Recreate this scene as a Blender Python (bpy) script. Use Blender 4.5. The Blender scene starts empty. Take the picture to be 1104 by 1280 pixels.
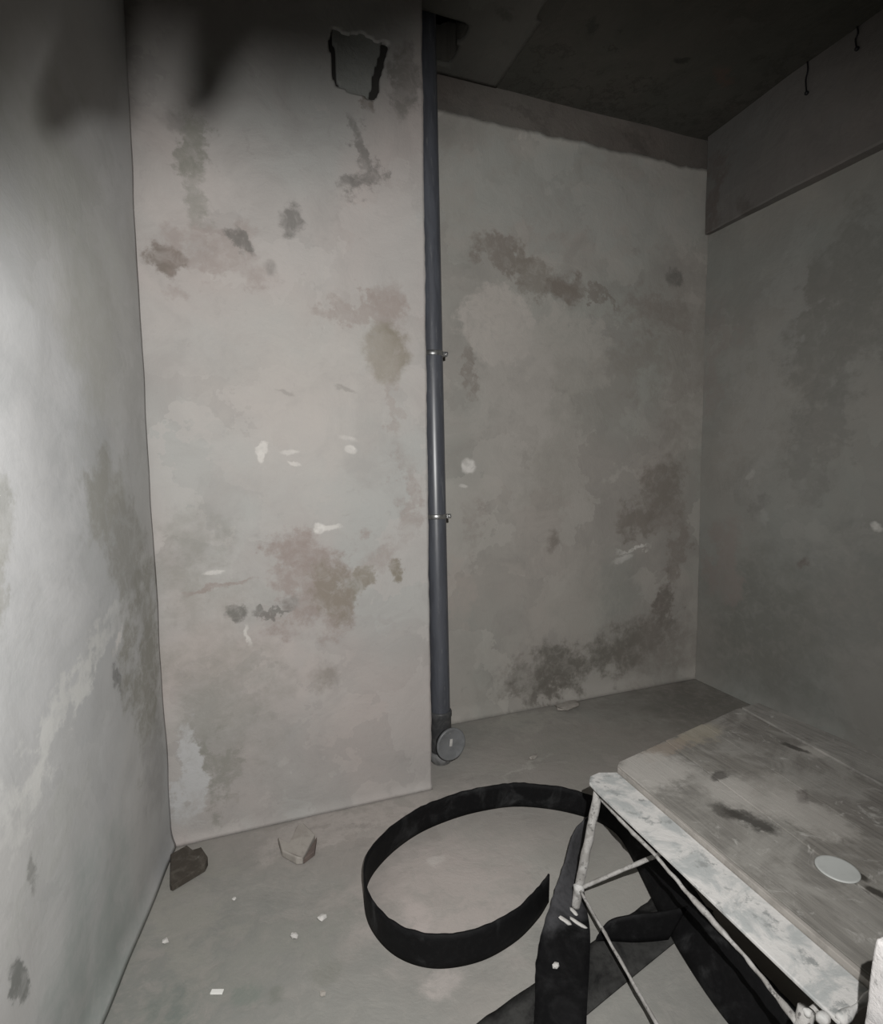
import bpy, bmesh, math, random
from mathutils import Vector, Matrix, noise

S = bpy.context.scene
C = S.collection
rnd = random.Random(7)

# ------------------------------------------------------------------ camera
F_PX, YAW, PITCH, ROLL = 687.63, 0.3535, -0.0866, -0.0108
cam_data = bpy.data.cameras.new('camera')
cam = bpy.data.objects.new('camera', cam_data); C.objects.link(cam)
fw = Vector((math.sin(YAW)*math.cos(PITCH), math.cos(YAW)*math.cos(PITCH), math.sin(PITCH)))
r0 = Vector((math.cos(YAW), -math.sin(YAW), 0)); u0 = r0.cross(fw)
rt = math.cos(ROLL)*r0 + math.sin(ROLL)*u0
up = -math.sin(ROLL)*r0 + math.cos(ROLL)*u0
cam.matrix_world = Matrix(((rt.x, up.x, -fw.x, 0), (rt.y, up.y, -fw.y, 0), (rt.z, up.z, -fw.z, 1.7), (0, 0, 0, 1)))
cam_data.sensor_fit = 'HORIZONTAL'; cam_data.sensor_width = 36.0
cam_data.lens = 36.0*F_PX/1104.0
cam_data.clip_start = 0.02
S.camera = cam

# ------------------------------------------------------------------ world, lamp, exposure
w = bpy.data.worlds.new('world'); S.world = w; w.use_nodes = True
w.node_tree.nodes['Background'].inputs[0].default_value = (0.8, 0.9, 1.0, 1)
w.node_tree.nodes['Background'].inputs[1].default_value = 0.0
S.view_settings.view_transform = 'Standard'; S.view_settings.look = 'None'
S.view_settings.exposure = 0.0; S.view_settings.gamma = 1.0
S.view_settings.use_curve_mapping = False

LAMP = Vector((0.12, -0.03, 1.90))
ld = bpy.data.lights.new('near_camera_light', 'SPOT')
ld.energy = 255; ld.color = (1.0, 0.985, 0.965)
ld.spot_size = math.radians(140); ld.spot_blend = 0.75; ld.shadow_soft_size = 0.007
lo = bpy.data.objects.new('near_camera_light', ld); C.objects.link(lo)
lo.location = LAMP
lo.rotation_euler = (Vector((0.55, 2.6, 1.35)) - LAMP).to_track_quat('-Z', 'Y').to_euler()

# ------------------------------------------------------------------ helpers
def tag(o, label=None, cat=None, group=None, kind=None):
    if label: o['label'] = label
    if cat: o['category'] = cat
    if group: o['group'] = group
    if kind: o['kind'] = kind
    return o

def link(name, me, mat=None, parent=None, smooth=False):
    o = bpy.data.objects.new(name, me); C.objects.link(o)
    if mat is not None and not me.materials: me.materials.append(mat)
    if smooth:
        for p in me.polygons: p.use_smooth = True
    if parent is not None: o.parent = parent
    return o

def from_bm(name, bm, mat, parent=None, smooth=False, fix=True):
    if fix: bmesh.ops.recalc_face_normals(bm, faces=bm.faces)
    me = bpy.data.meshes.new(name); bm.to_mesh(me); bm.free()
    return link(name, me, mat, parent, smooth)

def empty(name, loc, rz=0):
    o = bpy.data.objects.new(name, None); C.objects.link(o)
    o.location = loc; o.rotation_euler = (0, 0, rz); o.empty_display_size = 0.05
    return o

def n3(x, y, z, s=1.0, off=0.0):
    return noise.noise(Vector((x*s+off, y*s+off*1.7, z*s-off)))

# --- node shorthand
class NT:
    def __init__(self, name):
        self.m = bpy.data.materials.new(name); self.m.use_nodes = True
        self.t = self.m.node_tree; self.N = self.t.nodes; self.L = self.t.links
        self.b = self.N['Principled BSDF']
    def n(self, kind, **kw):
        x = self.N.new(kind)
        for k, v in kw.items(): setattr(x, k, v)
        return x
    def l(self, a, b): self.L.new(a, b)
    def noise(self, vec, scale, detail=5, rough=0.6, dist=0.0):
        x = self.n('ShaderNodeTexNoise'); x.inputs['Scale'].default_value = scale
        x.inputs['Detail'].default_value = detail; x.inputs['Roughness'].default_value = rough
        x.inputs['Distortion'].default_value = dist
        if vec is not None: self.l(vec, x.inputs['Vector'])
        return x
    def rng(self, v, a, b, c=0.0, d=1.0, smooth=True):
        x = self.n('ShaderNodeMapRange'); x.interpolation_type = 'SMOOTHSTEP' if smooth else 'LINEAR'
        for i, val in zip((1, 2, 3, 4), (a, b, c, d)): x.inputs[i].default_value = val
        self.l(v, x.inputs[0]); return x.outputs[0]
    def math(self, op, a, b=None):
        x = self.n('ShaderNodeMath', operation=op)
        for i, v in enumerate((a, b)):
            if v is None: continue
            if isinstance(v, (int, float)): x.inputs[i].default_value = v
            else: self.l(v, x.inputs[i])
        return x.outputs[0]
    def vmath(self, op, a, b=None):
        x = self.n('ShaderNodeVectorMath', operation=op)
        for i, v in enumerate((a, b)):
            if v is None: continue
            if isinstance(v, (tuple, list, Vector)): x.inputs[i].default_value = v
            else: self.l(v, x.inputs[i])
        return x.outputs['Value'] if op == 'LENGTH' else x.outputs[0]
    def mix(self, fac, a, b, blend='MIX'):
        x = self.n('ShaderNodeMix', data_type='RGBA', blend_type=blend)
        if isinstance(fac, (int, float)): x.inputs[0].default_value = fac
        else: self.l(fac, x.inputs[0])
        for i, v in ((6, a), (7, b)):
            if isinstance(v, (tuple, list)): x.inputs[i].default_value = (*v[:3], 1)
            else: self.l(v, x.inputs[i])
        return x.outputs[2]
    def bump(self, h, strength=0.3, dist=0.01):
        x = self.n('ShaderNodeBump'); x.inputs['Strength'].default_value = strength
        x.inputs['Distance'].default_value = dist
        self.l(h, x.inputs['Height']); self.l(x.outputs[0], self.b.inputs['Normal'])

def wall_mat(name, base, warm, cool, axes, stains=(), rough=0.85, mott=0.5, speck=0.5, bump=0.35, seed=0.0, gain=1.0):
    """Plaster / screed: mottled tone, trowel clouds, specks, then stains and tone patches with ragged edges.
    stain = (u, v, ru, rv, rotation, colour, strength, softness, raggedness)"""
    G = lambda c: tuple(min(0.8, x*gain) for x in c)
    base, warm, cool = G(base), G(warm), G(cool)
    t = NT(name)
    tc = t.n('ShaderNodeTexCoord')
    sep = t.n('ShaderNodeSeparateXYZ'); t.l(tc.outputs['Object'], sep.inputs[0])
    cmb = t.n('ShaderNodeCombineXYZ')
    t.l(sep.outputs[axes[0]], cmb.inputs[0]); t.l(sep.outputs[axes[1]], cmb.inputs[1])
    cmb.inputs[2].default_value = seed
    P = cmb.outputs[0]
    big = t.noise(P, 0.9, 4, 0.55, 0.4)
    med = t.noise(P, 3.1, 6, 0.62, 0.8)
    fine = t.noise(P, 15, 6, 0.7, 0.6)
    grain = t.noise(P, 120, 3, 0.6)
    col = t.mix(t.rng(big.outputs[0], 0.36, 0.66), warm, cool)
    col = t.mix(t.math('MULTIPLY', t.rng(med.outputs[0], 0.38, 0.68), mott), col, tuple(c*0.72 for c in base))
    col = t.mix(t.math('MULTIPLY', t.rng(med.outputs[1], 0.50, 0.66), mott*0.55), col, tuple(min(1, c*1.22) for c in base))
    col = t.mix(t.math('MULTIPLY', t.rng(fine.outputs[0], 0.55, 0.75), speck*0.45), col, tuple(c*0.62 for c in base))
    # old trowel passes: broad soft-edged patches of slightly different tone
    tr = t.n('ShaderNodeTexVoronoi'); tr.inputs['Scale'].default_value = 2.3; tr.inputs['Randomness'].default_value = 1.0
    wq = t.noise(P, 2.6, 5, 0.62)
    sc0 = t.n('ShaderNodeVectorMath', operation='SCALE'); t.l(t.vmath('SUBTRACT', wq.outputs['Color'], (0.5, 0.5, 0.5)), sc0.inputs[0]); sc0.inputs['Scale'].default_value = 0.9
    t.l(t.vmath('ADD', P, sc0.outputs[0]), tr.inputs['Vector'])
    sv = t.n('ShaderNodeSeparateColor'); t.l(tr.outputs['Color'], sv.inputs[0])
    col = t.mix(t.math('MULTIPLY', t.rng(sv.outputs[0], 0.45, 0.95), mott*0.8), col, tuple(c*0.76 for c in base))
    col = t.mix(t.math('MULTIPLY', t.rng(sv.outputs[1], 0.6, 0.95), mott*0.8), col, tuple(min(1, c*1.18) for c in base))
    # ragged coordinates for the stains
    rag = t.noise(P, 5.0, 7, 0.68)
    rv = t.vmath('SUBTRACT', rag.outputs['Color'], (0.5, 0.5, 0.5))
    rag2 = t.noise(P, 26.0, 4, 0.65)
    rv2 = t.vmath('SUBTRACT', rag2.outputs['Color'], (0.5, 0.5, 0.5))
    for (u, v, ru, rvv, rot, c, st, soft, ragged) in stains:
        c = G(c)
        sc = t.n('ShaderNodeVectorMath', operation='SCALE'); t.l(rv, sc.inputs[0])
        sc.inputs['Scale'].default_value = ragged*max(ru, rvv)*3.6
        sc2 = t.n('ShaderNodeVectorMath', operation='SCALE'); t.l(rv2, sc2.inputs[0])
        sc2.inputs['Scale'].default_value = ragged*min(0.11, max(ru, rvv)*0.9)
        q = t.vmath('ADD', t.vmath('ADD', P, sc.outputs[0]), sc2.outputs[0])
        mp = t.n('ShaderNodeMapping', vector_type='TEXTURE')
        mp.inputs['Location'].default_value = (u, v, seed)
        mp.inputs['Rotation'].default_value = (0, 0, rot)
        mp.inputs['Scale'].default_value = (ru, rvv, 1e3)
        t.l(q, mp.inputs['Vector'])
        d = t.vmath('LENGTH', mp.outputs[0])
        mk = t.math('MULTIPLY', t.rng(d, 1.0+soft*0.6, 1.0-soft, 0.0, 1.0), st)
        brk = t.rng(fine.outputs[0], 0.34, 0.56, 0.55, 1.0)
        col = t.mix(t.math('MULTIPLY', mk, brk), col, c)
    t.l(col, t.b.inputs['Base Color'])
    t.b.inputs['Roughness'].default_value = rough
    t.b.inputs['Specular IOR Level'].default_value = 0.25
    h = t.math('ADD', t.math('MULTIPLY', med.outputs[0], 1.0), t.math('MULTIPLY', fine.outputs[0], 0.35))
    h = t.math('ADD', h, t.math('MULTIPLY', grain.outputs[0], 0.06))
    t.bump(h, bump, 0.02)
    return t.m

def plain_mat(name, c, c2=None, scale=8, lo=0.45, hi=0.65, rough=0.7, spec=0.4, bump=0.2, metal=0.0, c3=None, s3=30, lo3=0.55, hi3=0.68, stretch=(1, 1, 1)):
    t = NT(name)
    tc = t.n('ShaderNodeTexCoord')
    mp = t.n('ShaderNodeMapping'); mp.inputs['Scale'].default_value = stretch
    t.l(tc.outputs['Object'], mp.inputs['Vector']); P = mp.outputs[0]
    a = t.noise(P, scale, 6, 0.65, 0.5); b = t.noise(P, s3, 5, 0.7)
    col = t.mix(t.rng(a.outputs[0], lo, hi), c, c2 or c)
    if c3: col = t.mix(t.rng(b.outputs[0], lo3, hi3), col, c3)
    t.l(col, t.b.inputs['Base Color'])
    t.b.inputs['Roughness'].default_value = rough; t.b.inputs['Metallic'].default_value = metal
    t.b.inputs['Specular IOR Level'].default_value = spec
    t.bump(t.math('ADD', a.outputs[0], t.math('MULTIPLY', b.outputs[0], 0.5)), bump, 0.006)
    return t.m

# --- mesh pieces
def grid(name, mapf, a0, a1, b0, b1, step, mat, parent=None, keep=None, thick=None, ax=(0, 1)):
    """Plastered surface as a fine grid; mapf(a, b) -> 3-D point. keep(a, b) cuts openings;
    thick = vector by which the cut / outer edges are returned."""
    na = max(1, round((a1-a0)/step)); nb = max(1, round((b1-b0)/step))
    vs = [mapf(a0+(a1-a0)*i/na, b0+(b1-b0)*j/nb) for j in range(nb+1) for i in range(na+1)]
    fs = []
    for j in range(nb):
        for i in range(na):
            if keep and not keep(a0+(a1-a0)*(i+.5)/na, b0+(b1-b0)*(j+.5)/nb): continue
            k = j*(na+1)+i; fs.append((k, k+1, k+na+2, k+na+1))
    me = bpy.data.meshes.new(name); me.from_pydata(vs, [], fs)
    if thick is not None:
        bm = bmesh.new(); bm.from_mesh(me)
        bmesh.ops.delete(bm, geom=[v for v in bm.verts if not v.link_faces], context='VERTS')
        if keep:
            inner = [v for v in bm.verts if v.is_boundary and a0+step < v.co[ax[0]] < a1-step and b0+step < v.co[ax[1]] < b1-step]
            for _ in range(3): bmesh.ops.smooth_vert(bm, verts=inner, factor=0.5, use_axis_x=True, use_axis_y=True, use_axis_z=True)
        ed = [e for e in bm.edges if e.is_boundary]
        r = bmesh.ops.extrude_edge_only(bm, edges=ed)
        for g in r['geom']:
            if isinstance(g, bmesh.types.BMVert): g.co += Vector(thick)
        bm.to_mesh(me); bm.free()
    me.update()
    return link(name, me, mat, parent, smooth=True)

def box_bm(bm, x0, x1, y0, y1, z0, z1, bevel=0.0, seg=2):
    r = bmesh.ops.create_cube(bm, size=1.0)
    for v in r['verts']:
        v.co = Vector(((x0+x1)/2+v.co.x*(x1-x0), (y0+y1)/2+v.co.y*(y1-y0), (z0+z1)/2+v.co.z*(z1-z0)))
    if bevel:
        es = list({e for v in r['verts'] for e in v.link_edges})
        bmesh.ops.bevel(bm, geom=es, offset=bevel, segments=seg, affect='EDGES', profile=0.5)
    return bm

def prism(pts, z0, z1, bevel=0.003):
    bm = bmesh.new()
    lo = [bm.verts.new((x, y, z0)) for x, y in pts]; hi = [bm.verts.new((x, y, z1)) for x, y in pts]
    bm.faces.new(lo[::-1]); bm.faces.new(hi)
    n = len(pts)
    for i in range(n): bm.faces.new((lo[i], lo[(i+1) % n], hi[(i+1) % n], hi[i]))
    if bevel: bmesh.ops.bevel(bm, geom=list(bm.edges), offset=bevel, segments=2, affect='EDGES', profile=0.5)
    return bm

def frame_of(d):
    d = d.normalized(); a = Vector((0, 0, 1)) if abs(d.z) < 0.9 else Vector((1, 0, 0))
    s = d.cross(a).normalized(); return s, s.cross(d).normalized()

def tube_bm(bm, pts, r, seg=12, wob=0.0, cap=True, flat=1.0, sub=1):
    P = []
    for i in range(len(pts)-1):
        for k in range(sub): P.append(Vector(pts[i]).lerp(Vector(pts[i+1]), k/sub))
    P.append(Vector(pts[-1])); rings = []
    rr = r if callable(r) else (lambda t: r)
    for i, p in enumerate(P):
        d = P[min(i+1, len(P)-1)] - P[max(i-1, 0)]
        s, t = frame_of(d); q = rr(i/max(1, len(P)-1)); ring = []
        for k in range(seg):
            a = 2*math.pi*k/seg; rad = q
            if wob: rad += wob*n3(p.x+math.cos(a)*.02, p.y, p.z+math.sin(a)*.02, 28, 3.1)
            ring.append(bm.verts.new(p + s*math.cos(a)*rad + t*math.sin(a)*rad*flat))
        rings.append(ring)
    for a, b in zip(rings, rings[1:]):
        for k in range(seg): bm.faces.new((a[k], a[(k+1) % seg], b[(k+1) % seg], b[k]))
    if cap: bm.faces.new(rings[0][::-1]); bm.faces.new(rings[-1])
    return bm

def lathe_bm(prof, centre, axis, seg=40):
    """Turn a (radius, along) profile about an axis."""
    bm = bmesh.new(); axis = Vector(axis).normalized(); s, t = frame_of(axis); c = Vector(centre); rings = []
    for r, h in prof:
        if r < 1e-6: rings.append([bm.verts.new(c+axis*h)]); continue
        rings.append([bm.verts.new(c+axis*h+(s*math.cos(2*math.pi*k/seg)+t*math.sin(2*math.pi*k/seg))*r) for k in range(seg)])
    for a, b in zip(rings, rings[1:]):
        for k in range(seg):
            k2 = (k+1) % seg
            if len(a) == 1 and len(b) == 1: continue
            if len(a) == 1: bm.faces.new((a[0], b[k], b[k2]))
            elif len(b) == 1: bm.faces.new((a[k], a[k2], b[0]))
            else: bm.faces.new((a[k], a[k2], b[k2], b[k]))
    return bm

def spline(P, n):
    """Catmull-Rom through 3-D points."""
    P = [Vector(p) for p in P]; out = []
    Q = [P[0]*2-P[1]] + P + [P[-1]*2-P[-2]]
    for i in range(1, len(Q)-2):
        for k in range(n):
            t = k/n; a, b, c, d = Q[i-1], Q[i], Q[i+1], Q[i+2]
            out.append(0.5*((2*b)+(c-a)*t+(2*a-5*b+4*c-d)*t*t+(3*b-a-3*c+d)*t*t*t))
    out.append(P[-1]); return out

def ribbon(name, lower, upper, thick, mat, sub=10, across=6, ragged=0.003, taper=None):
    """Thick rubber strip between two space curves."""
    A = spline(lower, sub); B = spline(upper, sub); n = len(A)
    bm = bmesh.new(); F = []; K = []
    for i in range(n):
        d = A[min(i+1, n-1)]-A[max(i-1, 0)]; wv = (B[i]-A[i])
        nm = d.cross(wv).normalized()
        f = []; k = []
        for j in range(across+1):
            t = j/across
            p = A[i].lerp(B[i], t)
            if j == across: p = p + wv.normalized()*ragged*n3(p.x, p.y, p.z, 30, 2.0)*1.5
            if j == 0: p = p + Vector((0, 0, 0.001))
            f.append(bm.verts.new(p+nm*thick/2)); k.append(bm.verts.new(p-nm*thick/2))
        F.append(f); K.append(k)
    for i in range(n-1):
        for j in range(across):
            bm.faces.new((F[i][j], F[i][j+1], F[i+1][j+1], F[i+1][j]))
            bm.faces.new((K[i][j], K[i+1][j], K[i+1][j+1], K[i][j+1]))
        bm.faces.new((F[i][0], F[i+1][0], K[i+1][0], K[i][0]))
        bm.faces.new((F[i][-1], K[i][-1], K[i+1][-1], F[i+1][-1]))
    for e in (0, n-1):
        for j in range(across):
            bm.faces.new((F[e][j], K[e][j], K[e][j+1], F[e][j+1]))
    o = from_bm(name, bm, mat, None, True)
    for p in o.data.polygons: p.use_smooth = True
    return o

def chunk(name, centre, size, mat, seed, parent=None, flat=True, sub=2, rz=0.0, tilt=0.0):
    bm = bmesh.new(); bmesh.ops.create_icosphere(bm, subdivisions=sub, radius=1.0)
    M = Matrix.Rotation(rz, 3, 'Z') @ Matrix.Rotation(tilt, 3, 'X')
    for v in bm.verts:
        c = v.co.copy(); m = max(abs(c.x), abs(c.y), abs(c.z)); c = c.lerp(c/m, 0.55)
        c *= 1.0+0.35*n3(c.x, c.y, c.z, 1.6, seed)
        v.co = M @ Vector((c.x*size[0], c.y*size[1], c.z*size[2]))
    zmin = min(v.co.z for v in bm.verts)
    for v in bm.verts: v.co.z -= zmin
    o = from_bm(name, bm, mat, parent, not flat); o.location = centre
    return o

# ------------------------------------------------------------------ materials of the shell
DK = (0.13, 0.125, 0.115); BR = (0.17, 0.145, 0.125); TAN = (0.20, 0.175, 0.135); PINK = (0.27, 0.225, 0.205)
WH = (0.62, 0.60, 0.57); GRN = (0.20, 0.20, 0.17)
m_shaft = wall_mat('plaster_shaft', (0.40, 0.377, 0.36), (0.415, 0.375, 0.355), (0.38, 0.38, 0.365), (0, 2), [
    (-0.258, 2.558, 0.085, 0.075, 0, BR, 0.9, 0.25, 0.7), (-0.05, 2.60, 0.26, 0.10, 0.1, PINK, 0.5, 0.5, 0.8),
    (0.050, 2.67, 0.075, 0.035, -0.5, DK, 0.75, 0.3, 0.6), (0.275, 2.79, 0.06, 0.065, 0, DK, 0.7, 0.4, 1.0),
    (0.60, 2.42, 0.20, 0.06, 0, PINK, 0.7, 0.5, 1.0), (0.70, 2.46, 0.08, 0.10, 0, PINK, 0.7, 0.5, 1.0),
    (0.69, 2.25, 0.125, 0.145, 0, TAN, 0.95, 0.25, 0.4), (0.73, 2.0, 0.03, 0.18, 0.1, PINK, 0.5, 0.6, 0.7),
    (0.34, 1.12, 0.19, 0.24, 0.3, PINK, 0.75, 0.4, 1.0), (0.40, 1.10, 0.11, 0.15, 0.2, TAN, 0.6, 0.4, 0.9), (0.26, 1.30, 0.12, 0.10, 0.3, PINK, 0.6, 0.5, 1.1),
    (0.55, 1.12, 0.05, 0.09, -0.5, TAN, 0.7, 0.4, 1.0), (0.735, 1.17, 0.045, 0.06, 0.3, TAN, 0.85, 0.3, 0.9), (0.66, 1.25, 0.10, 0.08, 0.3, PINK, 0.5, 0.6, 1.0),
    (-0.02, 1.035, 0.048, 0.034, -0.3, DK, 0.85, 0.3, 0.8), (0.13, 1.02, 0.07, 0.017, 0, DK, 0.7, 0.4, 1.0),
    (0.20, 1.06, 0.04, 0.04, 0, DK, 0.5, 0.6, 1.0), (0.352, 0.68, 0.08, 0.06, 0, (0.2, 0.18, 0.155), 0.55, 0.7, 1.0),
    (-0.10, 0.72, 0.26, 0.42, 0, GRN, 0.42, 0.9, 0.8), (-0.22, 1.3, 0.12, 0.25, 0, GRN, 0.4, 0.9, 0.8),
    (-0.255, 0.35, 0.07, 0.25, 0, (0.46, 0.46, 0.46), 0.85, 0.25, 0.5), (-0.12, 0.33, 0.05, 0.22, 0, GRN, 0.5, 0.6, 1.0),
    (0.105, 1.775, 0.04, 0.022, 0.7, WH, 0.9, 0.3, 0.8), (0.10, 1.745, 0.015, 0.03, 0, WH, 0.9, 0.3, 0.6), (0.225, 1.765, 0.04, 0.014, 0, WH, 0.9, 0.4, 0.5),
    (0.245, 1.71, 0.035, 0.008, -0.3, WH, 0.8, 0.4, 0.5), (0.51, 1.775, 0.032, 0.02, -0.3, WH, 0.95, 0.3, 0.3), (0.495, 1.83, 0.045, 0.012, -0.25, WH, 0.55, 0.6, 0.4),
    (0.355, 1.405, 0.028, 0.028, 0, WH, 0.9, 0.3, 0.7), (0.41, 1.41, 0.045, 0.014, 0, WH, 0.7, 0.4, 0.6),
    (-0.115, 1.233, 0.045, 0.011, 0.1, WH, 0.7, 0.4, 0.4), (-0.10, 1.17, 0.16, 0.013, 0.12, PINK, 0.7, 0.5, 0.4), (0.02, 0.93, 0.01, 0.05, 0, WH, 0.6, 0.5, 0.6),
    (0.60, 3.10, 0.06, 0.17, 0.1, DK, 0.62, 0.5, 1.0), (0.56, 2.96, 0.09, 0.05, 0.2, DK, 0.6, 0.5, 1.1), (0.80, 3.5, 0.07, 0.17, 0, (0.20, 0.19, 0.175), 0.8, 0.3, 0.5),
    (0.64, 3.37, 0.03, 0.08, 0.4, BR, 0.7, 0.4, 0.8), (-0.13, 3.04, 0.06, 0.15, 0.15, GRN, 0.75, 0.4, 0.8), (-0.20, 3.12, 0.05, 0.05, 0, DK, 0.4, 0.5, 0.8),
    (-0.10, 2.83, 0.05, 0.14, 0, GRN, 0.55, 0.6, 0.8), (0.18, 2.58, 0.03, 0.03, 0, DK, 0.4, 0.5, 0.8),
    (0.80, 1.55, 0.06, 0.22, 0, PINK, 0.5, 0.6, 0.8), (0.22, 2.02, 0.04, 0.012, -0.3, DK, 0.55, 0.5, 0.8), (0.50, 2.06, 0.05, 0.012, -0.4, DK, 0.6, 0.5, 0.8),
    (0.40, 2.2, 0.5, 0.35, 0, (0.45, 0.43, 0.40), 0.35, 0.9, 0.5), (0.30, 1.9, 0.45, 0.40, 0, (0.46, 0.43, 0.40), 0.35, 0.9, 0.5),
], mott=0.42, speck=0.6, seed=1.3)
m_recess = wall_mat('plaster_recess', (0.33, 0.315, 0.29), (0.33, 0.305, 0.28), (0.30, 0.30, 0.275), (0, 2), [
    (2.15, 3.45, 1.1, 0.33, 0, (0.31, 0.315, 0.295), 0.6, 0.4, 0.4),
    (1.62, 2.60, 0.27, 0.25, 0, (0.42, 0.39, 0.36), 0.8, 0.12, 0.35), (2.15, 2.45, 0.36, 0.26, 0, (0.37, 0.35, 0.32), 0.65, 0.15, 0.5), (1.75, 2.15, 0.33, 0.5, 0, (0.36, 0.34, 0.315), 0.6, 0.5, 0.6),
    (1.66, 3.03, 0.24, 0.11, -0.35, BR, 0.62, 0.35, 0.8), (1.92, 2.93, 0.26, 0.13, -0.4, (0.20, 0.18, 0.155), 0.65, 0.35, 0.8), (2.12, 2.86, 0.13, 0.11, 0, BR, 0.7, 0.4, 0.9),
    (2.40, 2.83, 0.25, 0.05, -0.3, (0.19, 0.17, 0.15), 0.75, 0.4, 0.9), (3.06, 3.03, 0.085, 0.06, 0, DK, 0.75, 0.4, 0.8), (2.93, 2.80, 0.28, 0.13, -0.1, (0.21, 0.185, 0.165), 0.7, 0.6, 0.9),
    (2.75, 2.45, 0.35, 0.18, 0.2, (0.22, 0.20, 0.175), 0.5, 0.7, 0.9), (3.15, 2.3, 0.2, 0.8, 0, (0.23, 0.215, 0.19), 0.45, 0.8, 0.7),
    (1.43, 2.26, 0.045, 0.19, 0, BR, 0.55, 0.5, 0.7), (2.30, 2.1, 0.3, 0.30, 0, (0.25, 0.24, 0.215), 0.5, 0.7, 1.0), (2.05, 1.6, 0.25, 0.3, 0.2, (0.24, 0.225, 0.20), 0.4, 0.7, 1.0),
    (1.40, 1.684, 0.048, 0.05, 0.3, WH, 0.85, 0.3, 0.4), (1.37, 1.555, 0.03, 0.012, 0, WH, 0.5, 0.5, 0.5), (1.47, 1.30, 0.04, 0.2, 0, (0.25, 0.22, 0.20), 0.45, 0.7, 0.9), (1.3, 0.9, 0.10, 0.28, 0.3, (0.36, 0.32, 0.29), 0.5, 0.5, 0.7),
    (2.73, 1.06, 0.16, 0.022, 0.12, WH, 0.7, 0.4, 0.6), (2.64, 0.99, 0.09, 0.03, 0.15, WH, 0.75, 0.4, 0.6),
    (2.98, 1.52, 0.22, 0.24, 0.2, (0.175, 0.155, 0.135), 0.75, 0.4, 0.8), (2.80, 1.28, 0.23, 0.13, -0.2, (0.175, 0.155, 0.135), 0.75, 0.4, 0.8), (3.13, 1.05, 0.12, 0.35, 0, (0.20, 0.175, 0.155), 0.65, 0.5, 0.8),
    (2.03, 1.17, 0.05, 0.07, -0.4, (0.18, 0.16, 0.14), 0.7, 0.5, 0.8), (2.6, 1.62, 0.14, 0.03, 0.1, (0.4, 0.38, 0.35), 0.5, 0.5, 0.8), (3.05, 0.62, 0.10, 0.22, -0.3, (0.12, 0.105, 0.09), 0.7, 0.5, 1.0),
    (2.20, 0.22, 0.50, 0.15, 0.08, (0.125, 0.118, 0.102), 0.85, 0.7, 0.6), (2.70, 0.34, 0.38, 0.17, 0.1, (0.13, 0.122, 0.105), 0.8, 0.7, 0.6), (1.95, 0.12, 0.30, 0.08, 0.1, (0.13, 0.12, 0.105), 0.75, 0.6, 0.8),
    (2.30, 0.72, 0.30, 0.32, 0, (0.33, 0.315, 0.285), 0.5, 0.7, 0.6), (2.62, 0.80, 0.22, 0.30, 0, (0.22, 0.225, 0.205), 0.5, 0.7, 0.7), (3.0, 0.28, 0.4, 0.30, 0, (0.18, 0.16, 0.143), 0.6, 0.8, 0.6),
], mott=0.52, speck=0.7, seed=4.7, gain=1.28)
m_left = wall_mat('plaster_left', (0.40, 0.40, 0.39), (0.41, 0.405, 0.395), (0.38, 0.386, 0.388), (1, 2), [
    (1.51, 1.59, 0.093, 0.113, 0, (0.20, 0.20, 0.165), 0.85, 0.3, 0.7), (1.49, 1.47, 0.052, 0.152, 0, (0.22, 0.215, 0.18), 0.7, 0.4, 0.7),
    (2.17, 1.62, 0.198, 0.145, 0, (0.25, 0.245, 0.215), 0.7, 0.4, 0.8), (2.33, 1.38, 0.205, 0.182, 0.2, (0.24, 0.235, 0.21), 0.7, 0.4, 0.9), (2.41, 0.95, 0.191, 0.373, 0, (0.22, 0.215, 0.185), 0.75, 0.5, 0.8),
    (2.14, 2.13, 0.237, 0.269, 0, (0.33, 0.33, 0.30), 0.6, 0.7, 0.8), (2.00, 2.54, 0.451, 0.257, 0, (0.33, 0.335, 0.30), 0.5, 0.8, 0.8),
    (1.73, 1.56, 0.252, 0.563, 0, (0.47, 0.47, 0.47), 0.6, 0.7, 0.5), (1.79, 1.04, 0.432, 0.062, 0.45, (0.52, 0.52, 0.50), 0.75, 0.5, 0.4),
    (2.14, 0.97, 0.034, 0.061, 0.8, (0.12, 0.12, 0.115), 0.7, 0.4, 1.0), (2.17, 1.10, 0.066, 0.018, 0.9, WH, 0.6, 0.5, 0.8),
    (1.61, 0.70, 0.292, 0.088, 0.3, (0.34, 0.345, 0.325), 0.4, 0.6, 0.8), (1.44, 0.50, 0.038, 0.077, 0.2, (0.13, 0.135, 0.125), 0.8, 0.3, 0.8), (1.56, 0.70, 0.020, 0.059, 0.2, (0.2, 0.2, 0.19), 0.7, 0.4, 0.9),
    (1.84, -0.00, 0.420, 0.476, 0, (0.28, 0.31, 0.295), 0.8, 0.8, 0.6), (1.51, 2.42, 0.052, 0.045, -0.6, (0.13, 0.12, 0.1), 0.75, 0.4, 0.7), (2.47, 0.47, 0.156, 0.214, 0, (0.28, 0.275, 0.27), 0.6, 0.6, 0.8),
    (2.47, 2.02, 0.130, 0.536, 0, (0.34, 0.34, 0.325), 0.5, 0.8, 0.8),
], mott=0.24, speck=0.45, bump=0.15, seed=7.9, gain=1.10)
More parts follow.
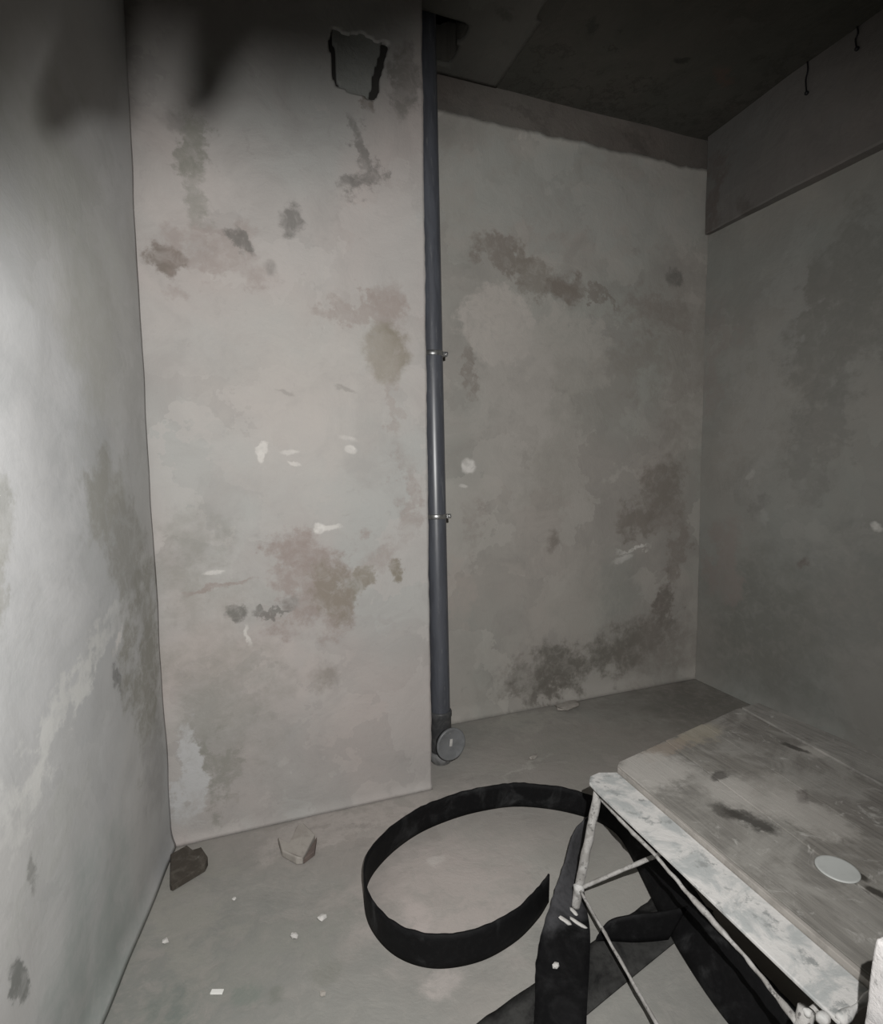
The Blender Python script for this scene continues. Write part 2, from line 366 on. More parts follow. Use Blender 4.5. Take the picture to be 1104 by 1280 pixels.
m_right = wall_mat('plaster_right', (0.235, 0.23, 0.215), (0.235, 0.225, 0.205), (0.215, 0.22, 0.205), (1, 2), [
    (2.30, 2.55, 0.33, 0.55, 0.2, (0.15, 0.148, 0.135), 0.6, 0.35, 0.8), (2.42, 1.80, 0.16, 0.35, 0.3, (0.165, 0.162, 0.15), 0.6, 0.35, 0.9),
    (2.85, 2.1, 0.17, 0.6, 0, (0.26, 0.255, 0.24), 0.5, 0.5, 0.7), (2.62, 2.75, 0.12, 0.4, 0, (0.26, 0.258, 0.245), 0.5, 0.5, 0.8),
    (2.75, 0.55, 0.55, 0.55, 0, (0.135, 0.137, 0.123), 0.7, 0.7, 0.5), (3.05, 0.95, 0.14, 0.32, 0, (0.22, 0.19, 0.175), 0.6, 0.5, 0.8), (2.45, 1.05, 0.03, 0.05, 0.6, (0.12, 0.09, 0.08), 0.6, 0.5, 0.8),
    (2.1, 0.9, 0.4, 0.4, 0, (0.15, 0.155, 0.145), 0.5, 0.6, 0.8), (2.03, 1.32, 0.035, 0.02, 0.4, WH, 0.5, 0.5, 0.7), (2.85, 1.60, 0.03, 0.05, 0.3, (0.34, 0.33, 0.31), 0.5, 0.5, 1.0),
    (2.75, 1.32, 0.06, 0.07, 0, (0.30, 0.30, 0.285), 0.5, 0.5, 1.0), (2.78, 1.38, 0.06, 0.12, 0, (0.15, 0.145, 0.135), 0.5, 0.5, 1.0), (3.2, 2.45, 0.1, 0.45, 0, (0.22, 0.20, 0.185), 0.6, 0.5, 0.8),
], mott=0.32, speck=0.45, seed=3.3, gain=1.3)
m_conc = wall_mat('bare_concrete', (0.165, 0.15, 0.135), (0.17, 0.145, 0.13), (0.155, 0.15, 0.135), (0, 2), [
    (2.7, 3.93, 0.12, 0.06, 0, (0.10, 0.09, 0.08), 0.7, 0.5, 1.0), (1.9, 3.98, 0.2, 0.05, 0, (0.11, 0.10, 0.09), 0.6, 0.5, 1.0)], mott=0.5, speck=0.8, bump=0.6, seed=2.2)
m_beam = wall_mat('beam_concrete', (0.165, 0.157, 0.147), (0.175, 0.158, 0.147), (0.155, 0.152, 0.145), (1, 2), [
    (3.2, 3.55, 0.09, 0.4, 0, (0.12, 0.10, 0.09), 0.7, 0.5, 0.8), (2.92, 3.42, 0.08, 0.06, 0.5, (0.10, 0.09, 0.08), 0.6, 0.5, 1.0)], mott=0.35, speck=0.6, bump=0.45, seed=5.2)
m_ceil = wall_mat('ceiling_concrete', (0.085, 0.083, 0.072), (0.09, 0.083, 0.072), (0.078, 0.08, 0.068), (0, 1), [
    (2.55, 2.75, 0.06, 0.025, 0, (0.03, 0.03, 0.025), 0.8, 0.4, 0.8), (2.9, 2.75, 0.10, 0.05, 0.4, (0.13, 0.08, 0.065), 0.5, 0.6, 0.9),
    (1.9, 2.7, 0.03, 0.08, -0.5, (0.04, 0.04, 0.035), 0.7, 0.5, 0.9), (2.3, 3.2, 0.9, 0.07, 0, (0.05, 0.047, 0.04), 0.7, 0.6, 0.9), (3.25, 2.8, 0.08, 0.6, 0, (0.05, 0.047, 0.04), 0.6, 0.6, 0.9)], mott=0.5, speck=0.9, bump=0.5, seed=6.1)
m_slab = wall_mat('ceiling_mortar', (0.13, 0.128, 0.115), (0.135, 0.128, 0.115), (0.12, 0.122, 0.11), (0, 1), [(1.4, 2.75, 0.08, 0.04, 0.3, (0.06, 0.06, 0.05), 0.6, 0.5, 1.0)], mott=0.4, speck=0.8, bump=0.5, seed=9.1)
m_floor = wall_mat('cement_screed', (0.225, 0.212, 0.197), (0.228, 0.208, 0.193), (0.205, 0.204, 0.188), (0, 1), [
    (-0.25, 1.75, 0.75, 0.75, 0.1, (0.135, 0.140, 0.130), 0.9, 0.9, 0.25), (0.30, 1.50, 0.55, 0.30, 0, (0.165, 0.163, 0.152), 0.8, 0.8, 0.4), (1.20, 1.22, 0.42, 0.40, 0, (0.15, 0.15, 0.14), 0.75, 0.8, 0.4), (1.35, 1.8, 0.22, 0.25, 0, (0.20, 0.197, 0.18), 0.5, 0.8, 0.5), (1.3, 2.75, 0.5, 0.22, 0.1, (0.265, 0.252, 0.232), 0.6, 0.8, 0.5),  # broad darker tones under the bench and across the near floor
    (0.75, 1.97, 0.36, 0.33, 0, (0.285, 0.255, 0.24), 0.75, 0.7, 0.6), (0.55, 1.85, 0.06, 0.10, 0, (0.32, 0.285, 0.27), 0.6, 0.6, 0.8), (0.75, 2.1, 0.05, 0.03, 0, (0.36, 0.34, 0.32), 0.5, 0.5, 0.8),
    (0.57, 1.57, 0.08, 0.06, 0, (0.31, 0.28, 0.265), 0.6, 0.6, 0.8), (0.10, 1.90, 0.30, 0.14, 0.3, (0.165, 0.165, 0.15), 0.7, 0.6, 0.9), (-0.05, 1.76, 0.05, 0.05, 0, (0.12, 0.135, 0.12), 0.7, 0.5, 0.9), (0.04, 1.72, 0.03, 0.03, 0, (0.12, 0.125, 0.11), 0.7, 0.5, 0.9),
    (0.23, 1.75, 0.06, 0.05, 0, (0.14, 0.14, 0.125), 0.7, 0.5, 0.9), (-0.26, 1.72, 0.06, 0.15, 0.1, (0.10, 0.115, 0.105), 0.7, 0.6, 0.7), (-0.25, 2.2, 0.12, 0.4, 0, (0.19, 0.185, 0.165), 0.6, 0.7, 0.8),
    (0.55, 2.50, 0.5, 0.10, 0.1, (0.29, 0.265, 0.25), 0.6, 0.6, 0.7), (1.5, 2.62, 0.20, 0.02, 0.25, (0.33, 0.32, 0.295), 0.6, 0.5, 0.6), (1.9, 2.7, 0.5, 0.3, 0, (0.20, 0.195, 0.175), 0.6, 0.7, 0.6),
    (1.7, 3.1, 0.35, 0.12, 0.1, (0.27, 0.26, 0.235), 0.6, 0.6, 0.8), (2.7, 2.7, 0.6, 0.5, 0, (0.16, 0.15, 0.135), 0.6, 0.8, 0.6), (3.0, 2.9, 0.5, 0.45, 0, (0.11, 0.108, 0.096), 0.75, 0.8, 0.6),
], mott=0.36, speck=0.7, seed=8.4, gain=1.6)

# ------------------------------------------------------------------ the shell
XL, XR, YB, YR, XB, ZC = -0.345, 3.352, 2.621, 3.294, 0.8955, 4.05
ZBEAM, ZSTRIP = 3.37, 3.825
def foot(z, h=0.07, d=0.035):                       # smeared mortar where the wall meets the screed
    return d*(1-z/h)**2 if z < h else 0.0

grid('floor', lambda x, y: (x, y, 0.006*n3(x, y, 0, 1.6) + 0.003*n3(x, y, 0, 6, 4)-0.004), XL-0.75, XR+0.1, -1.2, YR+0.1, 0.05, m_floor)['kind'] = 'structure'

def ceil_keep(x, y): return not (0.97+0.02*n3(x, y, 0, 9) < x < 1.25+0.03*n3(x, y, 1, 9) and 2.90+0.02*n3(x, y, 5, 9) < y < 3.19+0.02*n3(x, y, 2, 9))
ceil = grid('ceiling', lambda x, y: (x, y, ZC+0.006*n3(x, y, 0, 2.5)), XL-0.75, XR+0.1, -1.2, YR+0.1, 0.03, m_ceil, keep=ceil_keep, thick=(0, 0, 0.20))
ceil['kind'] = 'structure'
grid('mortar_patch', lambda x, y: (x, y, ZC-0.016+0.005*n3(x, y, 3, 5)), 0.90, 1.64, 1.6, YR, 0.03, m_slab, ceil,
     keep=lambda x, y: ceil_keep(x, y) and x < 1.60+0.02*n3(x, y, 0, 6)+0.04*(y-2.9), thick=(0, 0, 0.02))

def left_map(y, z):
    gap = 0.0
    return (XL - (YB-y)*0.158 + 0.010*n3(0, y, z, 1.3, 2) + 0.004*n3(0, y, z, 5, 6) + foot(z, 0.10, 0.02), y, z)
wl = grid('wall_left', lambda y, z: left_map(y if y < YB-0.02 else YB-0.011+0.006*n3(0, 0, z, 3.0, 5), z), -1.2, YB-0.01, 0, ZC+0.05, 0.02, m_left, thick=(-0.05, 0, 0))
wl['kind'] = 'structure'

# projecting shaft: front face with a ragged pocket near its top, and the return into the niche
def pocket(x, z):
    e = 0.018*n3(x, z, 0, 14, 3)
    x0 = 0.455 + (3.66-z)*0.09; x1 = 0.735 - (3.64-z)*0.30
    return x0+e < x < x1+e and 3.40+0.9*e-(x-0.45)*0.12 < z < 3.635+e
def shaft_map(x, z):
    return (x, YB + 0.006*n3(x, 0, z, 1.5, 1) + 0.003*n3(x, 0, z, 6, 2) - foot(z, 0.05, 0.015), z)
ws = grid('wall_back_left', lambda x, z: shaft_map(x if x < XB-0.012 else XB+0.005*n3(0, 1, z, 4)+0.003*n3(0, 1, z, 17), z), XL-0.08, XB, 0, ZC+0.05, 0.0125, m_shaft, keep=lambda x, z: not pocket(x, z), thick=(0, 0.03, 0), ax=(0, 2))
ws['kind'] = 'structure'
m_patch = wall_mat('pocket_mortar', (0.27, 0.275, 0.26), (0.27, 0.275, 0.26), (0.24, 0.25, 0.235), (0, 2), [], mott=0.5, speck=0.9, bump=0.7, seed=3.9)
grid('pocket_filling', lambda x, z: (x, YB+0.013+0.004*n3(x, 0, z, 8), z), 0.44, 0.73, 3.345, 3.665, 0.0145, m_patch, ws,
     keep=lambda x, z: 0.468+(3.66-z)*0.095 < x < 0.712-(3.64-z)*0.29+0.008*n3(x, z, 0, 20), thick=(0, 0.02, 0), ax=(0, 2))
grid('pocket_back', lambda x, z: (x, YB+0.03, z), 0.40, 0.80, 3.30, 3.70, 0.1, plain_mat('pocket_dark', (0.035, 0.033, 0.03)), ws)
grid('shaft_return', lambda y, z: (XB-0.004+0.003*n3(0, y, z, 5), y, z), YB+0.02, YR+0.03, 0, ZC+0.05, 0.05, m_shaft, ws)

# recessed back wall: bare concrete, with a plaster coat that stops short of the ceiling
wb = grid('wall_back', lambda x, z: (x, YR+0.022+0.006*n3(x, 0, z, 3, 8), z), XB-0.1, XR+0.1, 0, ZC+0.05, 0.04, m_conc)
wb['kind'] = 'structure'
def plaster_map(x, t):
    zt = ZSTRIP + 0.022*n3(x, 0, 0, 2.4, 3) + 0.018*n3(x, 0, 0, 9, 1) + 0.010*n3(x, 0, 0, 27, 1)
    z = t if t < 3.6 else 3.6+(t-3.6)/(ZSTRIP-3.6)*(zt-3.6)
    lip = 0.006*max(0, (t-3.76)/(ZSTRIP-3.76))
    return (x, YR + 0.007*n3(x, 0, z, 1.4, 11) + 0.003*n3(x, 0, z, 6, 12) - lip - foot(z, 0.09, 0.05), z)
grid('plaster_coat', plaster_map, XB-0.05, XR+0.02, 0, ZSTRIP, 0.025, m_recess, wb, thick=(0, 0.03, 0))

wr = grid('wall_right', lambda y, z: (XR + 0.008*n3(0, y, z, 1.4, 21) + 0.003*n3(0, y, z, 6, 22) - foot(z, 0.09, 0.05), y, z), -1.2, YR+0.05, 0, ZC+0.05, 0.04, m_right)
wr['kind'] = 'structure'
bm = bmesh.new(); ny = 120                           # beam along the right wall, its lower arris chipped
prev = None
for i in range(ny+1):
    y = -1.2 + (YR-0.012+1.2)*i/ny
    e = 0.010*n3(0, y, 0, 7, 3)+0.006*n3(0, y, 0, 22, 3)
    pr = 0.085 - 0.045*max(0, (y-2.6)/0.7)
    row = [bm.verts.new(p) for p in ((XR+0.01, y, ZBEAM+0.004), (XR-pr*0.93+0.3*e, y, ZBEAM+e*0.5), (XR-pr+0.3*e, y, ZBEAM+0.012+e),
                                     (XR-pr-0.002, y, ZBEAM+0.2), (XR-pr+0.002, y, ZBEAM+0.45), (XR-pr, y, ZC+0.02))]
    if prev:
        for a in range(5): bm.faces.new((prev[a], row[a], row[a+1], prev[a+1]))
    prev = row
tag(from_bm('trim_1', bm, m_beam, None, False, True), kind='structure')
grid('wall_front', lambda x, z: (x, -1.2, z), XL-0.75, XR+0.1, 0, ZC+0.05, 0.2, m_conc)['kind'] = 'structure'

# ------------------------------------------------------------------ drain pipe in the niche
m_pvc = plain_mat('grey_pvc', (0.088, 0.094, 0.110), (0.07, 0.074, 0.086), 5, 0.4, 0.62, 0.36, 0.7, 0.06, c3=(0.14, 0.145, 0.155), s3=9, lo3=0.56, hi3=0.7, stretch=(6, 6, 0.8))
m_pvc2 = plain_mat('dusty_pvc', (0.055, 0.056, 0.058), (0.10, 0.10, 0.10), 14, 0.42, 0.66, 0.5, 0.4, 0.1)
m_cap = plain_mat('grey_cap', (0.19, 0.195, 0.20), (0.155, 0.16, 0.163), 18, 0.4, 0.62, 0.42, 0.5, 0.15, c3=(0.32, 0.32, 0.32), s3=45, lo3=0.62, hi3=0.72)
m_zinc = plain_mat('zinc_band', (0.45, 0.45, 0.44), (0.22, 0.22, 0.22), 30, 0.4, 0.6, 0.35, 0.6, 0.1, metal=0.8)
m_dust = plain_mat('white_plaster', (0.60, 0.585, 0.56), (0.50, 0.49, 0.47), 20, 0.4, 0.6, 0.9, 0.2, 0.3)
PX, PY, PR = 1.034, 2.85, 0.057
pipe = tag(empty('drain_pipe', (PX, PY, 0)), 'tall dark grey plastic drain pipe standing in the wall niche from floor to ceiling', 'pipe')
pipe.rotation_euler = (-0.030, 0, 0)                    # it leans back into the niche by a hand's breadth
from_bm('pipe', lathe_bm([(PR, 0.255), (PR, 0.5), (PR, 1.4), (PR, 2.3), (PR, 3.2), (PR, 4.22)], (0, 0, 0), (0, 0, 1), 48), m_pvc, pipe, True)
from_bm('socket', lathe_bm([(PR+0.001, 0.30), (PR+0.007, 0.298), (PR+0.009, 0.292), (PR+0.009, 0.268), (PR+0.005, 0.262), (PR+0.004, 0.08), (PR-0.002, 0.06)], (0, 0, 0), (0, 0, 1), 48), m_pvc2, pipe, True)
from_bm('base_ring', lathe_bm([(PR-0.002, 0.06), (PR+0.010, 0.055), (PR+0.013, 0.045), (PR+0.013, 0.022), (PR+0.006, 0.014), (PR-0.002, 0.0)], (0, 0, 0), (0, 0, 1), 48), plain_mat('pale_pvc', (0.20, 0.20, 0.20), (0.12, 0.12, 0.12), 20), pipe, True)
BD = Vector((0.14, -1.0, 0.02)).normalized(); BC = Vector((0.005, 0, 0.142))
from_bm('inspection_branch', lathe_bm([(0.050, 0.0), (0.056, 0.05), (0.058, 0.075), (0.076, 0.08), (0.076, 0.105), (0.05, 0.106)], BC, BD, 40), m_pvc2, pipe, True)
cp = from_bm('inspection_cap', lathe_bm([(0.076, 0.104), (0.0895, 0.105), (0.091, 0.112), (0.088, 0.119), (0.081, 0.121), (0.077, 0.118), (0.020, 0.119), (0.0, 0.119)], BC, BD, 44), m_cap, pipe, True)
bm = bmesh.new(); box_bm(bm, -0.008, 0.008, -0.004, 0.004, -0.020, 0.020, 0.002)
gr = from_bm('cap_spot', bm, m_dust, cp); gr.location = BC+BD*0.119+Vector((-0.004, 0, 0.012)); gr.rotation_euler = (0, 0.14, 0.23)  # small white raised spot on the cap face
for z in (2.304, 1.410):
    cl = from_bm('pipe_clamp', lathe_bm([(PR, z-0.013), (PR+0.004, z-0.013), (PR+0.0055, z-0.009), (PR+0.0055, z+0.009), (PR+0.004, z+0.013), (PR, z+0.013)], (0, 0, 0), (0, 0, 1), 48), m_zinc, pipe, True)
    cl['label'] = 'shiny metal band'
    bm = bmesh.new()
    box_bm(bm, PR-0.004, PR+0.022, -0.035, -0.026, z-0.012, z+0.012, 0.002); box_bm(bm, PR-0.004, PR+0.022, -0.020, -0.011, z-0.012, z+0.012, 0.002)
    tube_bm(bm, [(PR+0.013, -0.050, z), (PR+0.013, 0.012, z)], 0.0045, 8)
    from_bm('clamp_screw', bm, m_zinc, cl)
    bm = bmesh.new(); tube_bm(bm, [(0.0, PR, z), (0.0, YR-PY, z)], 0.005, 8); from_bm('clamp_stud', bm, m_zinc, cl)

# ------------------------------------------------------------------ rubber strips on the floor
def rubber(name, dust, amount_lo, settled=None):
    t = NT(name); tc = t.n('ShaderNodeTexCoord'); P = tc.outputs['Object']
    a = t.noise(P, 5.5, 6, 0.62, 0.8); b = t.noise(P, 45, 5, 0.7)
    sp = t.n('ShaderNodeSeparateXYZ'); t.l(P, sp.inputs[0])
    col = t.mix(t.rng(b.outputs[0], 0.45, 0.75), (0.004, 0.004, 0.0045), (0.008, 0.008, 0.0085))
    col = t.mix(t.math('MULTIPLY', t.rng(a.outputs[0], amount_lo, amount_lo+0.3), t.rng(b.outputs[0], 0.2, 0.6, 0.55, 1.0)), col, dust)
    if settled:                                     # cement dust caked on one stretch of the strip
        y0, y1, c = settled; wv = t.math('ADD', sp.outputs[1], t.math('MULTIPLY', t.math('SUBTRACT', a.outputs[0], 0.5), 0.25))
        col = t.mix(t.math('MULTIPLY', t.rng(wv, y0, y1), t.rng(b.outputs[0], 0.25, 0.6, 0.6, 1.0)), col, c)
    t.l(col, t.b.inputs['Base Color']); t.b.inputs['Roughness'].default_value = 0.72; t.b.inputs['Specular IOR Level'].default_value = 0.18
    t.bump(b.outputs[0], 0.25, 0.004); return t.m
m_rub = rubber('black_rubber', (0.045, 0.046, 0.047), 0.50)
m_rub_dusty = rubber('dusty_rubber', (0.022, 0.022, 0.023), 0.42, (1.55, 1.68, (0.075, 0.075, 0.08)))
m_rub_grey = rubber('grey_rubber', (0.05, 0.05, 0.048), 0.30)

H = 0.122
low = [(1.066, 1.738, 0), (0.985, 1.682, 0), (0.86, 1.625, 0), (0.71, 1.60, 0), (0.56, 1.63, 0), (0.455, 1.715, 0), (0.40, 1.84, 0), (0.395, 1.97, 0), (0.44, 2.10, 0), (0.56, 2.215, 0), (0.72, 2.30, 0),
       (0.90, 2.34, 0), (1.06, 2.345, 0), (1.22, 2.32, 0), (1.36, 2.25, 0), (1.47, 2.16, 0), (1.545, 2.06, 0), (1.565, 1.95, 0), (1.53, 1.82, 0), (1.47, 1.67, 0.012), (1.41, 1.51, 0.016), (1.365, 1.36, 0.012), (1.335, 1.18, 0), (1.325, 0.98, 0)]
upp = [(x, y, H) for x, y, z in low[:16]] + [(1.540, 2.055, H), (1.585, 1.955, 0.125), (1.565, 1.795, 0.13), (1.535, 1.61, 0.14), (1.495, 1.44, 0.15), (1.452, 1.28, 0.155), (1.428, 1.12, 0.16), (1.412, 0.955, 0.165)]
upp[0] = (1.076, 1.750, 0.105)
tag(ribbon('rubber_strip', low, upp, 0.007, m_rub, 12, 5), 'long black rubber strip standing on edge, curled into an open ring beside the bench leg', 'strip', 'black rubber strips by the bench')
# twisted strip: on edge behind the bench leg, turning flat towards the front
lowB = [(1.475, 2.015, 0), (1.36, 1.91, 0), (1.265, 1.80, 0.004), (1.19, 1.67, 0.008), (1.125, 1.55, 0.016), (1.045, 1.44, 0.018), (0.925, 1.285, 0.022), (0.78, 1.08, 0.03)]
uppB = [(1.435, 1.985, 0.115), (1.315, 1.93, 0.105), (1.18, 1.80, 0.09), (1.055, 1.69, 0.06), (0.935, 1.575, 0.03), (0.865, 1.485, 0.022), (0.775, 1.34, 0.022), (0.64, 1.16, 0.03)]
sB = ribbon('rubber_strip', lowB, uppB, 0.007, m_rub_dusty, 12, 6)
tag(sB, 'twisted dusty black rubber strip running from behind the bench leg to the picture bottom', 'strip', 'black rubber strips by the bench')
for k, (x, y, z, a, b, rz) in enumerate(((1.055, 1.612, 0.029, 0.009, 0.030, 0.5), (1.100, 1.590, 0.021, 0.008, 0.036, 0.5), (1.112, 1.635, 0.026, 0.008, 0.020, 0.1))):
    sm = chunk('plaster_smear', (x, y, z), (a, b, 0.004), m_dust, 4.4+k, sB, flat=False, rz=rz)
    sm['label'] = 'white plaster smear'; sm.rotation_euler = (0, 0.13, 0)
lowC = [(0.40, 1.17, 0.004), (0.65, 1.235, 0.005), (0.95, 1.31, 0.006), (1.32, 1.40, 0.005), (1.62, 1.47, 0.004)]
uppC = [(0.37, 1.34, 0.004), (0.62, 1.405, 0.005), (0.90, 1.468, 0.006), (1.30, 1.565, 0.005), (1.59, 1.64, 0.004)]
tag(ribbon('rubber_strip', lowC, uppC, 0.006, m_rub_grey, 8, 6), 'flat greyish rubber strip lying diagonally on the floor underneath the twisted black one', 'strip', 'black rubber strips by the bench')
lowD = [(1.125, 1.515, 0.012), (1.165, 1.50, 0.012), (1.24, 1.465, 0.012), (1.30, 1.445, 0.012), (1.366, 1.428, 0.012)]
uppD = [(1.130, 1.512, 0.030), (1.168, 1.498, 0.085), (1.238, 1.47, 0.112), (1.315, 1.447, 0.115), (1.447, 1.425, 0.112)]

# ------------------------------------------------------------------ the bench: plank top with a plastered edge board on a thin steel frame
def bench_wood(name, base, seed):
    t = NT(name); tc = t.n('ShaderNodeTexCoord'); P = tc.outputs['Object']
    mp = t.n('ShaderNodeMapping'); mp.inputs['Scale'].default_value = (26, 1.6, 10); mp.inputs['Rotation'].default_value = (0, 0, 0.12); mp.inputs['Location'].default_value = (seed, seed, 0)
    t.l(P, mp.inputs['Vector'])
    g = t.noise(mp.outputs[0], 2.2, 6, 0.65, 1.0)
    a = t.noise(P, 4.5, 6, 0.65, 1.2); b = t.noise(P, 38, 5, 0.7); c = t.noise(P, 11, 6, 0.7, 1.5)
    col = t.mix(t.rng(g.outputs[0], 0.35, 0.68), base, tuple(x*0.72 for x in base))
    col = t.mix(t.math('MULTIPLY', t.rng(a.outputs[0], 0.42, 0.66), 0.65), col, (0.33, 0.32, 0.295))
    col = t.mix(t.math('MULTIPLY', t.rng(c.outputs[0], 0.56, 0.70), 0.75), col, (0.42, 0.41, 0.385))
    col = t.mix(t.math('MULTIPLY', t.rng(c.outputs[1], 0.58, 0.68), 0.7), col, (0.07, 0.062, 0.052))
    for (u, v, ru, rv_, rot, cc, st) in ((1.545, 1.27, 0.045, 0.10, 0.25, (0.035, 0.032, 0.028), 0.8), (1.50, 1.33, 0.03, 0.06, 0.3, (0.05, 0.045, 0.04), 0.6), (1.62, 1.42, 0.10, 0.10, 0, (0.46, 0.44, 0.41), 0.65), (1.75, 1.22, 0.10, 0.14, 0.2, (0.44, 0.42, 0.39), 0.6), (1.66, 1.50, 0.05, 0.02, 0.2, (0.05, 0.045, 0.04), 0.7), (1.83, 1.30, 0.06, 0.02, 0.5, (0.06, 0.05, 0.045), 0.7), (2.16, 1.50, 0.05, 0.05, 0.2, (0.42, 0.40, 0.37), 0.6), (2.12, 1.55, 0.02, 0.06, 0.2, (0.05, 0.045, 0.04), 0.8), (1.62, 0.975, 0.016, 0.028, 0.1, (0.04, 0.036, 0.03), 0.9), (1.60, 0.915, 0.016, 0.028, 0.1, (0.04, 0.036, 0.03), 0.9),
                                        (1.62, 1.74, 0.16, 0.05, 0.2, (0.36, 0.29, 0.23), 0.45), (1.85, 1.78, 0.14, 0.06, 0.2, (0.38, 0.34, 0.26), 0.5), (1.46, 1.62, 0.17, 0.13, 0, (0.47, 0.45, 0.42), 0.75), (1.72, 1.35, 0.16, 0.12, 0.3, (0.42, 0.40, 0.37), 0.5)):
        rg = t.noise(P, 16, 5, 0.7); sc = t.n('ShaderNodeVectorMath', operation='SCALE'); t.l(t.vmath('SUBTRACT', rg.outputs['Color'], (.5, .5, .5)), sc.inputs[0]); sc.inputs['Scale'].default_value = max(ru, rv_)*1.3
        m2 = t.n('ShaderNodeMapping', vector_type='TEXTURE'); m2.inputs['Location'].default_value = (u, v, 0.5); m2.inputs['Rotation'].default_value = (0, 0, rot); m2.inputs['Scale'].default_value = (ru, rv_, 1e3)
        t.l(t.vmath('ADD', P, sc.outputs[0]), m2.inputs['Vector'])
        col = t.mix(t.math('MULTIPLY', t.rng(t.vmath('LENGTH', m2.outputs[0]), 1.25, 0.6), st), col, cc)
    t.l(col, t.b.inputs['Base Color']); t.b.inputs['Roughness'].default_value = 0.8; t.b.inputs['Specular IOR Level'].default_value = 0.25
    t.bump(t.math('ADD', g.outputs[0], t.math('MULTIPLY', c.outputs[0], 0.8)), 0.4, 0.004); return t.m
m_edge = plain_mat('plastered_board', (0.58, 0.572, 0.555), (0.40, 0.415, 0.41), 9, 0.45, 0.62, 0.85, 0.25, 0.7, c3=(0.29, 0.30, 0.295), s3=15, lo3=0.55, hi3=0.66)
m_steel = plain_mat('plaster_splashed_steel', (0.30, 0.29, 0.275), (0.42, 0.41, 0.395), 25, 0.4, 0.6, 0.75, 0.3, 0.5, c3=(0.13, 0.125, 0.12), s3=55, lo3=0.55, hi3=0.66)
m_rim = plain_mat('sawn_wood_edge', (0.33, 0.31, 0.285), (0.25, 0.235, 0.215), 10, rough=0.85, bump=0.3)
bench = tag(empty('work_bench', (0, 0, 0)), 'low plaster-splashed bench with grey plank top and white edge board on a thin steel frame', 'bench')
ZT = 0.515
quads = [((1.352, 1.70), (1.375, 1.72), (1.662, 1.784), (1.560, 0.760), (1.322, 0.745)),
         ((1.6655, 1.785), (1.9275, 1.842), (1.8025, 0.785), (1.5635, 0.761)),
         ((1.931, 1.843), (2.205, 1.905), (2.228, 1.905), (2.112, 0.81), (1.806, 0.786)),
         ((2.236, 1.904), (2.355, 1.912), (2.405, 0.83), (2.120, 0.811))]
for k, q in enumerate(quads):
    dz = (0.0, 0.002, -0.001, 0.001)[k]
    cx = sum(x for x, y in q)/len(q); q = [(x+(0.0011 if x < cx else -0.0011), y) for x, y in q]   # open joints
    o = from_bm('plank', prism(q, ZT-0.026+dz, ZT+dz, 0.0012), bench_wood('grey_plank_%d' % k, [(0.235, 0.225, 0.205), (0.225, 0.213, 0.192), (0.21, 0.198, 0.18), (0.25, 0.24, 0.222)][k], k*3.7), bench)
bm = bmesh.new(); prev = None                        # raw edge of the first plank, facing the white board
from_bm('edge_strip', prism(((1.344, 1.69), (1.352, 1.70), (1.322, 0.745), (1.306, 0.745)), ZT-0.03, ZT-0.002, 0.002), m_rim, bench)
ed = from_bm('edge_board', prism(((1.196, 1.615), (1.198, 1.668), (1.228, 1.705), (1.275, 1.715), (1.342, 1.69), (1.304, 0.735), (1.166, 0.722)), 0.485, 0.496, 0.003), m_edge, bench)
ed['label'] = 'white plaster-covered board along the left edge'
bm = bmesh.new(); tube_bm(bm, [(1.168, 0.725, 0.497), (1.302, 0.738, 0.499)], lambda t: 0.008+0.003*math.sin(t*9), 10, 0.004, sub=10)
from_bm('end_lip', bm, m_edge, bench, True)
for k, (x, y, s) in enumerate(((1.165, 0.75, 0.012), (1.15, 0.775, 0.008))):
    chunk('plaster_lump', (x-0.01, y, 0.468), (s, s, s), m_edge, 3.1*k+1, bench, flat=False)
def rod(name, pts, r, wob=0.0, sub=10, seg=10):
    bm = bmesh.new(); tube_bm(bm, pts, r, seg, wob, sub=sub); return from_bm(name, bm, m_steel, bench, True)
rod('leg', [(1.232, 1.655, 0.474), (1.185, 1.652, 0.27), (1.142, 1.648, 0.10), (1.128, 1.645, 0.036)], 0.0165, 0.0035)
rod('leg', [(1.15, 0.785, 0.474), (1.02, 0.76, 0.10), (0.995, 0.755, 0.0)], 0.0165, 0.005)
rod('leg', [(2.30, 1.84, 0.489), (2.38, 1.85, 0.10), (2.40, 1.85, 0.0)], 0.0125, 0.004)
rod('leg', [(2.33, 0.90, 0.489), (2.46, 0.89, 0.10), (2.48, 0.89, 0.0)], 0.0125, 0.004)
rod('top_rail', [(1.232, 1.655, 0.442), (1.212, 1.325, 0.438), (1.185, 1.14, 0.438), (1.166, 0.955, 0.44), (1.132, 0.79, 0.442)], lambda t: 0.0055+0.003*max(0, math.sin(t*14)), 0.004, 14)
rod('top_rail', [(2.31, 1.84, 0.455), (2.34, 0.90, 0.455)], 0.006, 0.003)
rod('cross_rail', [(1.222, 1.655, 0.446), (2.31, 1.84, 0.455)], 0.008, 0.003)
rod('cross_rail', [(1.132, 0.79, 0.442), (2.34, 0.90, 0.455)], 0.008, 0.003)
rod('brace', [(1.142, 1.648, 0.10), (1.573, 1.315, 0.489)], 0.0075, 0.003, 16)
rod('side_rail', [(1.142, 1.648, 0.105), (1.06, 1.14, 0.10), (1.02, 0.76, 0.10)], 0.0055, 0.003)
chunk('plaster_knob', (1.140, 1.645, 0.085), (0.017, 0.017, 0.020), m_edge, 5.5, bench, flat=False)

tag(ribbon('rubber_strip', lowD, uppD, 0.007, m_rub, 10, 5), 'short black rubber strip standing on edge with a rounded end, disappearing beneath the bench', 'strip', 'black rubber strips by the bench')

